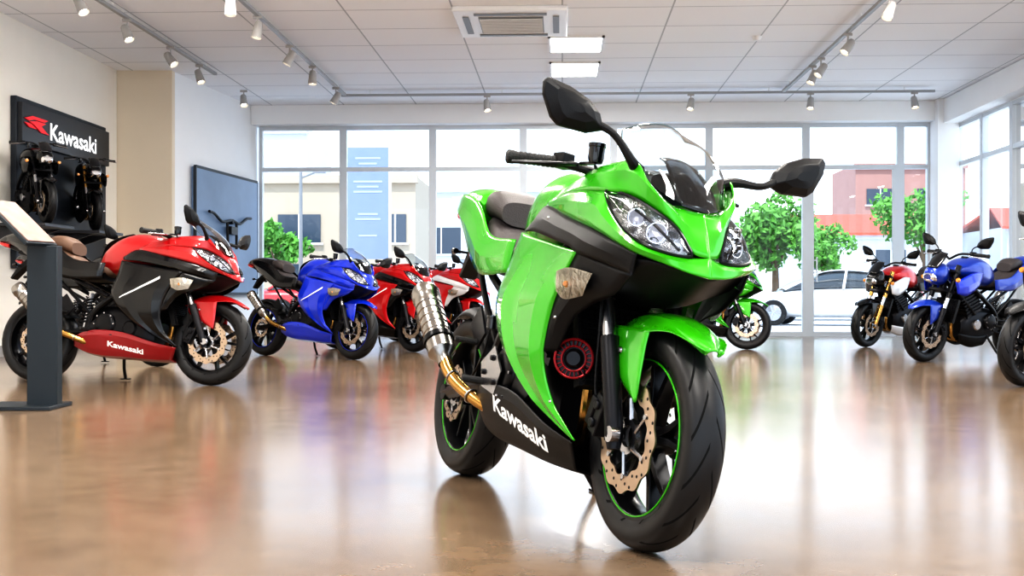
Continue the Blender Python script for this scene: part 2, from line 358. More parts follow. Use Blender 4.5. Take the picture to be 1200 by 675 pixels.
    if not frontonly:
        m=MB(); m.add(tube([(.62,-.04,.24),(.54,-.09,.265),(.46,-.140,.295),(.38,-.172,.325),(.30,-.190,.355),(.24,-.202,.39),(.20,-.208,.425)],[.020,.021,.021,.022,.023,.024,.024],14,28),0)
        for x,y,z in((.40,-.166,.318),(.27,-.197,.372)): m.add(torus(.024,.004,(x,y,z),(-.85,-.3,.35),20),1)
        obj("exhaust_pipe",m,[g("pipe",GOLD),SILVER],root)
        A=Vector((.185,-.210,.435)); Bp=Vector((-.055,-.243,.68)); d=(Bp-A).normalized(); Ln=(Bp-A).length
        pr=[(.026,-.03),(.030,0),(.046,.018),(.052,.026),(.052,.06)]
        k=.07
        while k<Ln-.08: pr+=[(.052,k),(.0485,k+.003),(.0485,k+.010),(.052,k+.013)]; k+=.034
        pr+=[(.052,Ln-.06),(.055,Ln-.055),(.055,Ln-.02),(.046,Ln),(.026,Ln+.004),(.024,Ln-.03),(0,Ln-.03)]
        mu=obj("exhaust_muffler",MB().add(revolve(pr,32,A,d)),g("muffler",CAN),root)
        obj("muffler_strap",MB().add(revolve([(.053,-.010),(.057,-.010),(.057,.010),(.053,.010)],28,A+d*(Ln*.25),d,True)),BLACKM,mu)
        m=MB()
        for s in(-1,1):
            m.add(tube([(.50,s*.10,.36),(.3,s*.115,.35),(0,s*.112,.305),(-.04,s*.112,.303)],[.032,.028,.024,.018],8,10)); m.add(revolve([(0,-.016),(.03,-.016),(.03,.016),(0,.016)],16,(0,s*.118,.305)))
        m.add(tube([(.42,-.1,.36),(.42,.1,.36)],.03,10))
        obj("swingarm",m,g("swing",BLACKM),root)
        m=MB(); m.add(tube([(.36,0,.40),(.40,0,.66)],.018,10),0)
        pts=[(.355+.045*(i/60)+.035*math.cos(i*.9),.035*math.sin(i*.9),.43+.2*i/60) for i in range(61)]
        m.add(tube(pts,.006,6),1); obj("shock_absorber",m,[SILVER,g("spring",BLACKM)],root)
        m=MB(); m.add(torus(.10,.006,(0,.09,.305),seg=32,ms=6),0); m.add(tube([(0,.09,.41),(.52,.09,.43)],.007,6),0); m.add(tube([(0,.09,.20),(.52,.09,.33)],.007,6),0); m.add(revolve([(.03,.086),(.098,.086),(.098,.093),(.03,.093)],24,(0,0,.305),closed=True),1)
        obj("drive_chain",m,[DARK,SILVER],root)
        rows=[]
        for a in(-30,-10,10,35,60):
            e=Vector((math.sin(math.radians(a)),0,math.cos(math.radians(a)))); C=Vector((0,0,.305))
            rows.append([C+e*.30+Vector((0,-.085,0)),C+e*.33+Vector((0,-.06,0)),C+e*.338,C+e*.33+Vector((0,.06,0)),C+e*.30+Vector((0,.085,0))])
        obj("rear_hugger",patch(rows,11,12),MBLACK,root,solid=.004)
        rf=obj("rear_fender",MB().add(prism([(-.10,-.035,.95),(-.22,-.035,.86),(-.28,-.035,.77),(-.265,-.035,.76),(-.18,-.035,.84),(-.04,-.035,.92)],(0,1,0),.07)),MBLACK,root,bevel=.004)
        for s in(-1,1):
            m=MB(); m.add(tube([(-.20,s*.030,.86),(-.21,s*.08,.86)],.005,8),0); m.add(revolve([(0,-.018),(.011,-.010),(.014,0),(.011,.018),(0,.020)],14,(-.21,s*.09,.86),(1,0,0)),1); obj("turn_signal",m,[MBLACK,SMOKE],rf)
        for s in(-1,1):
            m=MB(); m.add(prism([(.56,s*.135,.47),(.60,s*.135,.38),(.53,s*.135,.31),(.46,s*.135,.33),(.48,s*.135,.40)],(0,s,0),.012),0)
            m.add(tube([(.50,s*.14,.375),(.49,s*.24,.38)],.013,10),1); m.add(tube([(.56,s*.155,.37),(.64,s*.16,.345),(.70,s*.165,.34)],.006,8),0)
            obj("footpeg",m,[DARK,GRIP],root,bevel=.002)
            m=MB(); m.add(prism([(.20,s*.12,.57),(.28,s*.12,.64),(.36,s*.12,.54),(.29,s*.12,.48)],(0,s,0),.01),0); m.add(tube([(.29,s*.12,.505),(.28,s*.21,.51)],.011,8),1)
            obj("passenger_footpeg",m,[DARK,GRIP],root,bevel=.002)
        m=MB(); m.add(tube([(.62,.12,.28),(.57,.22,.12),(.545,.285,.052)],.012,8)); m.add(box((.54,.295,.047),(.07,.035,.008),Rx(lean)))
        obj("side_stand",m,DARK,root)
    tk=obj("fuel_tank",MB().add(loftx([(.50,.80,.90,.07),(.56,.78,.99,.11),(.68,.78,1.06,.15),(.82,.80,1.085,.168),(.98,.85,1.06,.155),(1.10,.89,1.0,.10),(1.14,.91,.96,.06)],28,2.5)),g("tank",main),root)
    obj("fuel_cap",MB().add(revolve([(0,.012),(.035,.012),(.04,.006),(.042,-.01)],24,(.90,0,1.077),(-.1,0,1))),BLACKM,tk)
    if style=="sport": obj("tank_pad",MB().add(patch([[(.495,-.05,.90),(.488,0,.905),(.495,.05,.90)],[(.55,-.075,1.0),(.545,0,1.01),(.55,.075,1.0)],[(.64,-.055,1.058),(.635,0,1.066),(.64,.055,1.058)],[(.72,-.02,1.087),(.72,0,1.09),(.72,.02,1.087)]],9,13)),MBLACK,tk,solid=.004,offset=1)
    if not frontonly:
        obj("rider_seat",MB().add(loftx([(.16,.86,.99,.10),(.24,.82,.95,.125),(.36,.78,.88,.145),(.50,.765,.845,.14),(.60,.77,.86,.11),(.63,.78,.88,.09)],22,3)),g("seat",SEAT),root)
        obj("passenger_seat",MB().add(loftx([(.06,.98,1.07,.08),(.12,.97,1.085,.10),(.20,.96,1.075,.105),(.27,.94,1.03,.09)],22,3)),g("seat",SEAT),root)
        t=MB()
        UP=[(-.38,.025,1.07),(-.28,.07,1.085),(-.12,.110,1.08),(.05,.125,1.05),(.18,.133,.99),(.34,.148,.890),(.60,.155,.86)]
        LO=[(-.36,.025,1.03),(-.24,.065,1.00),(-.10,.10,.93),(.04,.125,.855),(.15,.138,.795),(.32,.155,.745),(.58,.16,.75)]
        for s in(-1,1): t.add(creased(UP,LO,[(.30,(0,.014,0)),(.55,(0,.024,0))],24,3,s))
        t.add(loftx([(-.42,1.05,1.065,.012),(-.35,1.03,1.095,.045),(-.24,1.0,1.115,.076),(-.10,.97,1.115,.100),(.03,.95,1.095,.108),(.09,.95,1.06,.10)],24,2.5))
        tc=obj("tail_cowl",t,g("tail",main),root,solid=.004,sharp=20)
        obj("tail_light",MB().add(loftx([(-.41,1.025,1.05,.03),(-.36,1.005,1.04,.05),(-.30,.99,1.03,.055)],14,3)),REDL,tc)
        obj("tail_underside",MB().add(loftx([(-.30,.99,1.02,.04),(-.1,.92,.98,.08),(.14,.81,.92,.11),(.34,.75,.82,.12),(.58,.74,.80,.13)],16,4)),MBLACK,root)
    for s in(-1,1):
        m=MB(); m.add(tube([(1.13,s*.11,1.03),(1.07,s*.20,1.055),(1.045,s*.24,1.06)],.014,10,6) if style=="sport" else tube([(1.14,0,1.06),(1.12,s*.12,1.12),(1.05,s*.26,1.12),(1.03,s*.28,1.12)],.012,10,12),0)
        dz=0 if style=="sport" else .06
        m.add(box((1.055,s*.215,1.065+dz),(.045,.05,.045),Rz(-s*20)),0)
        hb=obj("handlebar",m,MBLACK,root,bevel=.004)
        pr=[(0,0)]+[(r,h) for k in range(9) for r,h in((.0165,.002+k*.014),(.0185,.006+k*.014),(.0185,.012+k*.014))]+[(.021,.128),(.021,.145),(.014,.15),(0,.15)]
        obj("grip",MB().add(revolve(pr,16,(1.045,s*.235,1.06+dz),(-.22,s*.97,-.04))),GRIP,hb)
        m=MB(); m.add(tube([(1.10,s*.19,1.055+dz),(1.125,s*.24,1.045+dz),(1.10,s*.33,1.035+dz),(1.075,s*.385,1.03+dz)],.006,8,10),0)
        obj("lever",m,BLACKM if q>1 else SILVER,hb)
    m=MB(); m.add(revolve([(0,-.025),(.020,-.025),(.024,-.01),(.024,.02),(.026,.022),(.026,.032),(0,.034)],16,(1.17,-.165,1.08),(0,0,1)),0); m.add(tube([(1.17,-.165,1.055),(1.12,-.19,1.055)],.006,6),0)
    obj("brake_reservoir",m,[SMOKE],root)
    if style=="sport": side_sets(root,c,main,q,g,text)
    else: naked_sets(root,c,main,q,g,frontonly)
    if frontonly: return root
    for s,bz in((-1,1.125),(1,1.06)):
        if style!="sport": bz=1.22; bx=1.06
        else: bx=1.385 if s<0 else 1.43
        sh=[(.252,-.020),(.268,.022),(.305,.055),(.365,.080),(.428,.092),(.440,.080),(.437,.045),(.408,-.012),(.385,-.030),(.30,-.036)]
        k=len(sh); v=[]; f=[]
        cy=.35;cz=.022
        for sc,dx in((.97,-.016),(1.0,-.012),(.98,.000),(.62,.020),(.25,.026)):
            for y,z in sh: v.append((bx+dx+(.02*(y-.35)*-2),s*(cy+(y-cy)*sc),bz+cz+(z-cz)*sc))
        for i in range(4):
            for j in range(k): f.append((i*k+j,i*k+(j+1)%k,(i+1)*k+(j+1)%k,(i+1)*k+j))
        f.append(tuple(4*k+j for j in range(k)))
        mi=obj("mirror",MB().add((v,f)),MBLACK,root,sharp=16,bevel=.003 if q>1 else 0)
        gv=[(bx-.0165+(.02*(y-.35)*-2),s*(cy+(y-cy)*.95),bz+cz+(z-cz)*.95) for y,z in sh]
        obj("mirror_glass",MB().add((gv,[tuple(range(k))])),CHROME,mi)
        if style=="sport":
            st=tube([(1.37,s*.130,1.02),(1.40,s*.165,1.035),(bx+.01,s*.22,bz-.03),(bx,s*.275,bz-.005)],[.021,.014,.010,.011],10,14)
        else: st=tube([(1.06,s*.20,1.13),(1.07,s*.22,1.18),(bx,s*.29,bz)],.006,8,8)
        obj("mirror_stalk",MB().add(st),MBLACK,mi)
    return root

def side_sets(root,c,main,q,g,text):
    n=2 if q>1 else 1
    cw=MB()
    for s in(-1,1):
        cw.add(creased(T_top,T_bot,[(.45,(.010,.008,.010))],34*n,4,s)); cw.add(creased(K_up,K_lo,[(.42,(.009,.012,0))],40*n,3,s))
    cowl=obj("front_cowl",cw,g("cowl",main),root,solid=.005,sharp=17)
    obj("inner_cowl",MB().add(loftx([(.93,.84,.95,.08),(1.15,.80,.96,.125),(1.33,.80,.95,.145),(1.44,.795,.88,.12),(1.50,.785,.82,.07)],20,3)),MBLACK,root)
    obj("nose_duct",MB().add(patch([[(1.58,-.05,.745),(1.590,0,.737),(1.58,.05,.745)],[(1.50,-.16,.765),(1.51,0,.70),(1.50,.16,.765)],[(1.40,-.165,.72),(1.40,0,.66),(1.40,.165,.72)],[(1.22,-.15,.72),(1.22,0,.66),(1.22,.15,.72)]],13,13)),MBLACK,cowl,solid=.004)
    top=[(1.565,.045,.80),(1.53,.073,.857),(1.48,.108,.898),(1.39,.153,.943),(1.31,.188,.956)]
    bot=[(1.566,.05,.787),(1.548,.113,.790),(1.51,.170,.811),(1.43,.194,.857),(1.31,.190,.950)]
    for s in(-1,1):
        hl=MB()
        ins=lambda P,dx,dy:[(x-dx,y-dy,z) for x,y,z in P]
        hl.add(band(ins(top,.006,.003),ins(bot,.006,.003),(-.040,-.028,0),14,9,s),0)
        for cc,r in(((1.495,.115,.840),.027),((1.435,.148,.880),.023)):
            ax=(.85,.42*s,.05); ce=(cc[0],cc[1]*s,cc[2])
            hl.add(revolve([(r,.018),(r*.9,.0),(r*.6,-.016),(r*.25,-.024),(0,-.025)],24,ce,ax),1)
            hl.add(torus(r,.0022,Vector(ce)+Vector(ax).normalized()*.018,ax,24,6),1)
            hl.add(revolve([(0,.004),(.006,.002),(.007,-.006),(.006,-.02)],12,ce,ax),2)
        hl.add(tube([(1.555,s*.075,.80),(1.50,s*.13,.865),(1.455,s*.165,.900)],.004,6,8),3)
        ho=obj("headlight",hl,[REFL,CHROME,BULB,BLACKM],cowl,sharp=60)
        obj("headlight_lens",MB().add(band(top,bot,(.014,.010,0),16,9,s)),LENS,ho)
        obj("headlight_rim",MB().add(tube([(a,b*s,z) for a,b,z in top+bot[::-1][1:]+[top[0]]],.0045,6,40)),BLACKM,ho)
        sp=MB(); sp.add(creased(P_T,P_M,[(.5,(0,.010,0))],24*n,3,s)); sp.add(creased(L_B,L_C,[(.45,(0,.012,0))],14*n,3,s))
        spo=obj("side_panel",sp,g("panel",MBLACK),root,solid=.005,sharp=17)
        sf=creased(F_A,F_B,[(.26,(-.01,.022,0)),(.42,(0,.012,0)),(.80,(0,.018,0))],36*n,4,s)
        sfo=obj("side_fairing",sf,g("fairing",main),root,solid=.006,sharp=10)
        to=obj("turn_signal",MB().add(band([(1.18,.249,.730),(1.26,.245,.738),(1.345,.216,.724)],[(1.19,.247,.672),(1.24,.241,.650),(1.31,.220,.662)],(0.008,.010,0),10,7,s)),LENS,spo)
        t2=MB(); t2.add(band([(1.18,.247,.730),(1.26,.243,.738),(1.345,.214,.724)],[(1.19,.245,.672),(1.24,.239,.650),(1.31,.218,.662)],(.002,.003,0),10,5,s),0); t2.add(revolve([(0,.010),(.007,.008),(.010,0),(.007,-.01)],12,(1.25,s*.243,.692),(.5,s*.85,0)),1)
        obj("signal_reflector",t2,[SIGR,AMBER],to)
        bl=MB(); bl.add(creased(B_T,B_B,[(.2,(0,.010,0)),(.8,(0,.008,0))],26*n,4,s)); bl.add(band(B_B,[(x,0,z-.015) for x,y,z in B_B],(0,0,-.005),26,5,s))
        bo=obj("belly_pan",bl,g("belly",MBLACK),root,solid=.004,sharp=17)
        bv=BVHTree.FromPolygons([Vector(p) for p in bl.v],bl.f)
        if text:
            fit,size,x0,z_0=text
            U=(1,0,-.20) if s<0 else (-1,0,.20); O=(x0,0,z_0) if s<0 else (x0+fit,0,z_0-.2*fit)
            V=(.12,0,1) if s<0 else (-.12,0,1)
            text_obj("lettering","Kawasaki",size,O,U,V,WHITE_T,bo,bold=.03,fit=fit,proj=(bv,s),off=.006)
        if g("decal",None):
            fb=BVHTree.FromPolygons([Vector(p) for p in sf[0]],sf[1]); vv=[]; 
            for i in range(13):
                x=.80+.30*i/12; z=.60+.15*i/12
                for dz in(-.008-.012*i/12,.0):
                    h_=fb.ray_cast(Vector((x,s,z+dz)),Vector((0,-s,0))); vv.append((x,(h_[0].y if h_[0] else s*.25)+s*.006,z+dz))
            obj("decal_stripe",MB().add((vv,[(2*i,2*i+1,2*i+3,2*i+2) for i in range(12)])),g("decal",WHITE_T),sfo)
        if q>1:
            for x,y,z in((1.03,.222,.895),(1.17,.222,.60),(1.14,.19,.36),(.66,.168,.34)):
                obj("fairing_bolt",MB().add(revolve([(0,s*.006),(.004,s*.005),(.006,s*.001)],10,(x,s*y+s*.006,z))),SILVER,spo)
    w=[[(1.36,-.152,1.04),(1.465,-.10,.958),(1.53,0,.914),(1.465,.10,.958),(1.36,.152,1.04)],
       [(1.30,-.15,1.095),(1.42,-.105,1.045),(1.46,0,1.022),(1.42,.105,1.045),(1.30,.15,1.095)],
       [(1.25,-.132,1.145),(1.33,-.09,1.125),(1.36,0,1.115),(1.33,.09,1.125),(1.25,.132,1.145)],
       [(1.20,-.10,1.165),(1.23,-.06,1.180),(1.245,0,1.19),(1.23,.06,1.180),(1.20,.10,1.165)]]
    pv=patch(w,25,17)
    ws=obj("windscreen",pv,SCREEN,root)
    nv=17; nu=25
    edge=[pv[0][j] for j in range(nv)]+[pv[0][i*nv+nv-1] for i in range(nu)]+[pv[0][(nu-1)*nv+j] for j in range(nv-1,-1,-1)]
    obj("windscreen_edge",MB().add(tube(edge,.0026,6)),EDGE,ws)
    mc=[[(1.505,-.055,.926),(1.515,0,.916),(1.505,.055,.926)],[(1.455,-.062,.985),(1.47,0,.985),(1.455,.062,.985)],[(1.375,-.050,1.055),(1.385,0,1.062),(1.375,.050,1.055)],[(1.31,-.035,1.080),(1.31,0,1.085),(1.31,.035,1.080)]]
    obj("meter_cover",MB().add(patch(mc,11,13)),SMOKE,root,solid=.004)
    obj("instrument_cluster",MB().add(loftx([(1.20,.99,1.03,.06),(1.26,.97,1.05,.075),(1.34,.95,1.03,.07)],18,4)),MBLACK,root)

def naked_sets(root,c,main,q,g,frontonly):
    hl=MB(); hl.add(loftx([(1.20,.82,1.0,.07),(1.28,.79,1.02,.105),(1.36,.80,1.0,.10),(1.42,.83,.96,.07),(1.44,.86,.92,.04)],22,2.4))
    cowl=obj("headlight_cowl",hl,g("nose",main),root)
    obj("headlight",MB().add(loftx([(1.37,.81,.94,.085),(1.425,.825,.925,.072),(1.45,.85,.90,.045)],18,2.6)),CHROME,cowl)
    obj("fly_screen",MB().add(patch([[(1.40,-.07,.97),(1.42,0,.975),(1.40,.07,.97)],[(1.32,-.085,1.05),(1.34,0,1.06),(1.32,.085,1.05)],[(1.25,-.07,1.12),(1.26,0,1.13),(1.25,.07,1.12)]],9,9)),SMOKE,root,solid=.004)
    for s in(-1,1):
        sh=MB(); sh.add(creased([(.80,.17,.93),(.95,.185,.94),(1.10,.20,.90),(1.26,.20,.84)],[(.86,.18,.80),(.98,.205,.74),(1.10,.215,.70),(1.22,.205,.72)],[(.5,(0,.016,0))],14,3,s))
        obj("tank_shroud",sh,g("shroud",main),root,solid=.006,sharp=17)
        m=MB(); m.add(tube([(1.22,s*.09,.86),(1.24,s*.20,.86)],.007,8),0); m.add(revolve([(0,-.022),(.018,-.012),(.024,0),(.018,.022),(0,.026)],12,(1.24,s*.215,.86),(1,0,0)),1)
        obj("turn_signal",m,[MBLACK,AMBER],root)
        bl=MB(); bl.add(band([(.60,.13,.28),(.80,.14,.27),(1.05,.12,.30)],[(.62,.09,.17),(.82,.09,.15),(1.0,.07,.20)],(0,.012,0),12,6,s))
        obj("belly_pan",bl,g("belly",main),root,solid=.005)

# ------------------------------------------------------------------ hero and other bikes
r=W(-.18,4.41); f_=W(-.18+.372*1.405,4.41-.928*1.405)
motorcycle(r,f_,"sport",dict(main=GREEN,stripe=GREEN,seat=SEAT),"glossy lime green and black sport motorcycle leaning on its side stand",q=2,text=(.43,.072,.61,.290))
def bk(rc,fc,*a,**k): 
    R=W(*rc);F=W(*fc); return motorcycle(R,F,*a,**k)
bk((-3.74,9.08),(-2.24,8.7),"sport",dict(main=RED,fairing=GBLACK,panel=GBLACK,belly=DRED,cowl=RED,tank=RED,tail=GBLACK,seat=BROWN,fender=RED,rim=BLACKM,decal=WHITE_T),"dark red and black sport motorcycle with a brown seat",lean=7,zs=1.07,text=(.29,.052,.66,.262))
bk((-2.79,13.0),(-1.61,12.1),"sport",dict(main=BLUE,fairing=BLUE,panel=BLUE,belly=BLUE,tail=GBLACK,stripe=BLUE,decal=WHITE_T),"bright blue sport motorcycle with black wheels",lean=7)
bk((-2.25,14.7),(-1.13,13.75),"sport",dict(main=BRED,fairing=BRED,panel=GBLACK,belly=GBLACK,tail=BRED,decal=WHITE_T),"bright red sport motorcycle beside a blue one",lean=7)
bk((-1.7,17.0),(-.62,16.1),"sport",dict(main=BRED,fairing=BRED,panel=WHITEP,belly=GBLACK,tail=BRED,cowl=BRED),"white and red sport motorcycle near the glass front",lean=7)
bk((1.62,14.9),(2.95,14.40),"sport",dict(main=GREEN,panel=GREEN,belly=MBLACK),"green and black sport motorcycle parked near the glass front",lean=6)
bk((5.75,15.9),(4.60,15.05),"naked",dict(main=BRED,fork_low=GOLD,fork_up=GOLD,nose=GBLACK,shroud=WHITEP,belly=WHITEP,fender=GBLACK,spring=REDM,tail=GBLACK),"red, white and black naked motorcycle with gold forks",lean=6)
bk((5.42,12.5),(4.22,11.8),"naked",dict(main=BLUE2,shroud=BLUE,belly=MBLACK,nose=BLUE2,fender=BLUE2,pipe=GOLD,tail=BLUE2),"blue naked motorcycle with bronze exhaust headers",lean=6)
bk((5.05,9.35),(3.85,8.65),"naked",dict(main=BLUE2,shroud=MBLACK,belly=MBLACK,nose=GBLACK,fender=MBLACK,tail=BLUE2),"black and blue naked motorcycle cut off by the wall side",lean=6)
bk((-4.70,11.5),(-3.42,11.0),"naked",dict(main=GBLACK,belly=MBLACK,tail=GBLACK),"black naked motorcycle parked behind a red sport motorcycle",lean=6)

# ------------------------------------------------------------------ room
HC=3.82; YF=19.1; XR=6.34; XL=-6.22; YB=-3.5
def st(o): o["kind"]="structure"; return o
WALL=M("painted_wall",(.84,.80,.73),.8,noise=.03,nscale=3,bump=.05); WHITEW=M("white_wall",(.88,.89,.90),.8,noise=.02,nscale=3); BEIGE=M("beige_column",(.78,.69,.56),.8,noise=.03,nscale=3)
FRAME=M("window_frame_aluminium",(.60,.64,.68),.4,.2)
def floor_mat():
    m=M("polished_concrete",(.4,.3,.2),.2); nt=m.node_tree;b=nt.nodes["Principled BSDF"];N=nt.nodes.new;L=nt.links.new
    tc=N("ShaderNodeTexCoord"); n1=N("ShaderNodeTexNoise"); n1.inputs["Scale"].default_value=.55; n1.inputs["Detail"].default_value=6; n1.inputs["Roughness"].default_value=.55
    L(tc.outputs["Object"],n1.inputs["Vector"]); r=N("ShaderNodeValToRGB"); r.color_ramp.elements[0].position=.3; r.color_ramp.elements[0].color=(.15,.098,.060,1); r.color_ramp.elements[1].position=.72; r.color_ramp.elements[1].color=(.26,.185,.125,1)
    L(n1.outputs["Fac"],r.inputs[0]); n2=N("ShaderNodeTexNoise"); n2.inputs["Scale"].default_value=7; n2.inputs["Detail"].default_value=10; n2.inputs["Roughness"].default_value=.65; L(tc.outputs["Object"],n2.inputs["Vector"])
    mx=N("ShaderNodeMixRGB"); mx.blend_type='OVERLAY'; mx.inputs[0].default_value=.35; L(r.outputs[0],mx.inputs[1]); L(n2.outputs["Fac"],mx.inputs[2]); L(mx.outputs[0],b.inputs["Base Color"])
    mr=N("ShaderNodeMapRange"); mr.inputs[3].default_value=.12; mr.inputs[4].default_value=.20; L(n2.outputs["Fac"],mr.inputs[0]); L(mr.outputs[0],b.inputs["Roughness"])
    bu=N("ShaderNodeBump"); bu.inputs["Strength"].default_value=.03; bu.inputs["Distance"].default_value=.01; n3=N("ShaderNodeTexNoise"); n3.inputs["Scale"].default_value=3; L(tc.outputs["Object"],n3.inputs["Vector"]); L(n3.outputs["Fac"],bu.inputs["Height"]); L(bu.outputs[0],b.inputs["Normal"])
    b.inputs["Specular IOR Level"].default_value=.8
    return m
def ceil_mat():
    m=M("ceiling_tiles",(.8,.8,.8),.85); nt=m.node_tree;b=nt.nodes["Principled BSDF"];N=nt.nodes.new;L=nt.links.new
    tc=N("ShaderNodeTexCoord"); br=N("ShaderNodeTexBrick"); br.offset=0; br.inputs["Scale"].default_value=1; br.inputs["Brick Width"].default_value=1.2; br.inputs["Row Height"].default_value=.9
    br.inputs["Mortar Size"].default_value=.010; br.inputs["Color1"].default_value=(.91,.92,.94,1); br.inputs["Color2"].default_value=(.88,.89,.92,1); br.inputs["Mortar"].default_value=(.50,.52,.55,1)
    L(tc.outputs["Object"],br.inputs["Vector"]); L(br.outputs["Color"],b.inputs["Base Color"]); return m
st(obj("floor",box(((XL+XR)/2,(YF+YB)/2,-.05),(XR-XL+.4,YF-YB+.3,.1)),floor_mat(),smooth=False))
st(obj("ceiling",box(((XL+XR)/2,(YF+YB)/2,HC+.05),(XR-XL+.4,YF-YB+.3,.1)),ceil_mat(),smooth=False))
st(obj("wall_left",box((XL-.1,(15.84+YB)/2,HC/2),(.2,15.84-YB,HC)),WALL,smooth=False))
st(obj("trim_1",prism([(XL-.2,15.84,0),(-5.45,15.88,0),(-5.45,16.3,0),(XL-.2,16.3,0)],(0,0,1),HC),BEIGE,smooth=False))
st(obj("wall_corner",prism([(-5.46,15.9,0),(-5.13,YF,0),(-5.4,YF+.1,0),(-5.75,15.9,0)],(0,0,1),HC),WHITEW,smooth=False))
st(obj("wall_far",MB().add(box(((XL+XR)/2,YF+.1,(3.5+HC)/2),(XR-XL+.4,.2,HC-3.5))).add(box((XL/2-5.13/2,YF+.1,1.75),(1.09,.2,3.5))),WHITEW,smooth=False))
st(obj("trim_2",box((.6,YF-.12,3.66),(11.5,.25,.32)),WHITEW,smooth=False,bevel=.01))
st(obj("trim_3",box((6.17,YF-.2,HC/2),(.34,.4,HC)),WHITEW,smooth=False))
GL=thin_glass("window_glass",(.95,.98,1.),1.)
xs=[-5.08,-3.66,-2.16,-.65,.85,2.42,4.0,5.53,6.02]
wi=1
for i in range(len(xs)-1):
    a,b=xs[i],xs[i+1]; m=MB()
    door=(i==6)
    for x in(a+.03,b-.03): m.add(box((x,YF+.05,1.75),(.06,.1,3.5)),0)
    for z in((.04,2.78,3.47)): m.add(box(((a+b)/2,YF+.05,z),(b-a-.02,.09,.07)),0)
    if door:
        for x in(a+.09,b-.09): m.add(box((x,YF+.03,1.4),(.07,.06,2.72)),0)
        m.add(tube([((a+.16),YF-.06,.9),(a+.16,YF-.06,1.3)],.013,8),0); m.add(tube([(a+.16,YF-.06,.95),(a+.12,YF+.02,.95)],.01,6),0); m.add(tube([(a+.16,YF-.06,1.25),(a+.12,YF+.02,1.25)],.01,6),0)
    fo=st(obj("door_1" if door else "window_%d"%wi,m,[FRAME],smooth=False)); wi+=0 if door else 1
    g=MB(); g.add(([(a+.05,YF+.06,.07),(b-.05,YF+.06,.07),(b-.05,YF+.06,2.75),(a+.05,YF+.06,2.75)],[(0,1,2,3)])); g.add(([(a+.05,YF+.06,2.81),(b-.05,YF+.06,2.81),(b-.05,YF+.06,3.44),(a+.05,YF+.06,3.44)],[(0,1,2,3)]))
    go=obj("glass_pane",g,GL,fo)
st(obj("wall_right",MB().add(box((XR+.1,(YF+YB)/2,3.62),(.2,YF-YB,.4))).add(box((XR+.1,(YF+YB)/2,.1),(.2,YF-YB,.2))),WHITEW,smooth=False))
st(obj("trim_4",box((XR-.12,(YF+YB)/2-.1,3.62),(.26,YF-YB-.4,.38)),WHITEW,smooth=False))
ys=[YF-.2-k*1.15 for k in range(9)]+[6.,3.,0.,-3.4]
for i in range(len(ys)-1):
    b,a=ys[i],ys[i+1]; m=MB()
    for y in(a+.03,b-.03): m.add(box((XR+.05,y,1.8),(.1,.06,3.25)),0)
    for z in((.23,2.78,3.40)): m.add(box((XR+.05,(a+b)/2,z),(.09,b-a-.02,.07)),0)
    fo=st(obj("window_%d"%wi,m,[FRAME],smooth=False)); wi+=1
    g=MB().add(([(XR+.06,a+.05,.26),(XR+.06,b-.05,.26),(XR+.06,b-.05,3.38),(XR+.06,a+.05,3.38)],[(0,1,2,3)])); obj("glass_pane",g,GL,fo)
st(obj("baseboard_left",box((XL+.012,(15.8+YB)/2,.06),(.024,15.8-YB,.12)),M("baseboard_grey",(.35,.34,.33),.5),smooth=False))

# ------------------------------------------------------------------ ceiling fixtures
FIXW=M("fixture_white",(.80,.80,.80),.4); RAILM=M("track_rail_white",(.36,.37,.38),.4); GREY=M("grille_grey",(.22,.23,.24),.5); GLOW=M("lit_panel",(1,1,1),.5,emis=5.,ecol=(1,.98,.94)); BULBE=M("spot_bulb_glow",(1,1,1),.4,emis=5.,ecol=(1,.90,.74))
SPOTW=M("spotlight_body_white",(.42,.41,.40),.4)
ac=tag(empty("ceiling_air_conditioner",(-.57,13.1,HC)),"white square ceiling cassette air conditioner with slatted grille","air conditioner")
m=MB(); m.add(box((0,0,-.03),(1.26,1.3,.06))); obj("housing",m,FIXW,ac,bevel=.015,rel=True)
m=MB().add(box((0,0,-.066),(.72,.74,.012)),1)
for k in range(12): m.add(box((0,-.33+k*.06,-.078),(.70,.022,.010),Rx(25)),0)
obj("grille",m,[FIXW,GREY],ac,rel=True)
for dx,dy,sx,sy in((0,.5,.8,.07),(0,-.5,.8,.07),(.5,0,.07,.8),(-.5,0,.07,.8)): obj("air_vent",MB().add(box((dx,dy,-.066),(sx,sy,.014))),GREY,ac,rel=True)
def panel(x,y,sx,sy):
    p=tag(empty("ceiling_light_panel",(x,y,HC)),"bright square recessed ceiling light panel","ceiling light","ceiling light panels")
    m=MB()
    for dx in(-1,1): m.add(box((dx*sx/2,0,-.012),(.03,sy+.03,.024)))
    for dy in(-1,1): m.add(box((0,dy*sy/2,-.012),(sx+.03,.03,.024)))
    obj("panel_frame",m,FIXW,p,rel=True,smooth=False); obj("diffuser",box((0,0,-.010),(sx-.03,sy-.03,.012)),GLOW,p,rel=True,smooth=False); return p
panel(.17,14.4,.66,.85); panel(.17,16.0,.66,.95)
for x in(-3.2,.17,3.4):
    for y in(1.2,4.4,7.6,10.8): panel(x,y,.66,1.2)  # panels added out of view to fill the room with light
sd=tag(empty("smoke_detector",(2.36,14.1,HC)),"small round white smoke detector on the ceiling","smoke detector"); obj("detector_body",MB().add(revolve([(0,-.05),(.03,-.05),(.05,-.03),(.06,0)],20,(0,0,0),(0,0,1))),FIXW,sd,rel=True)
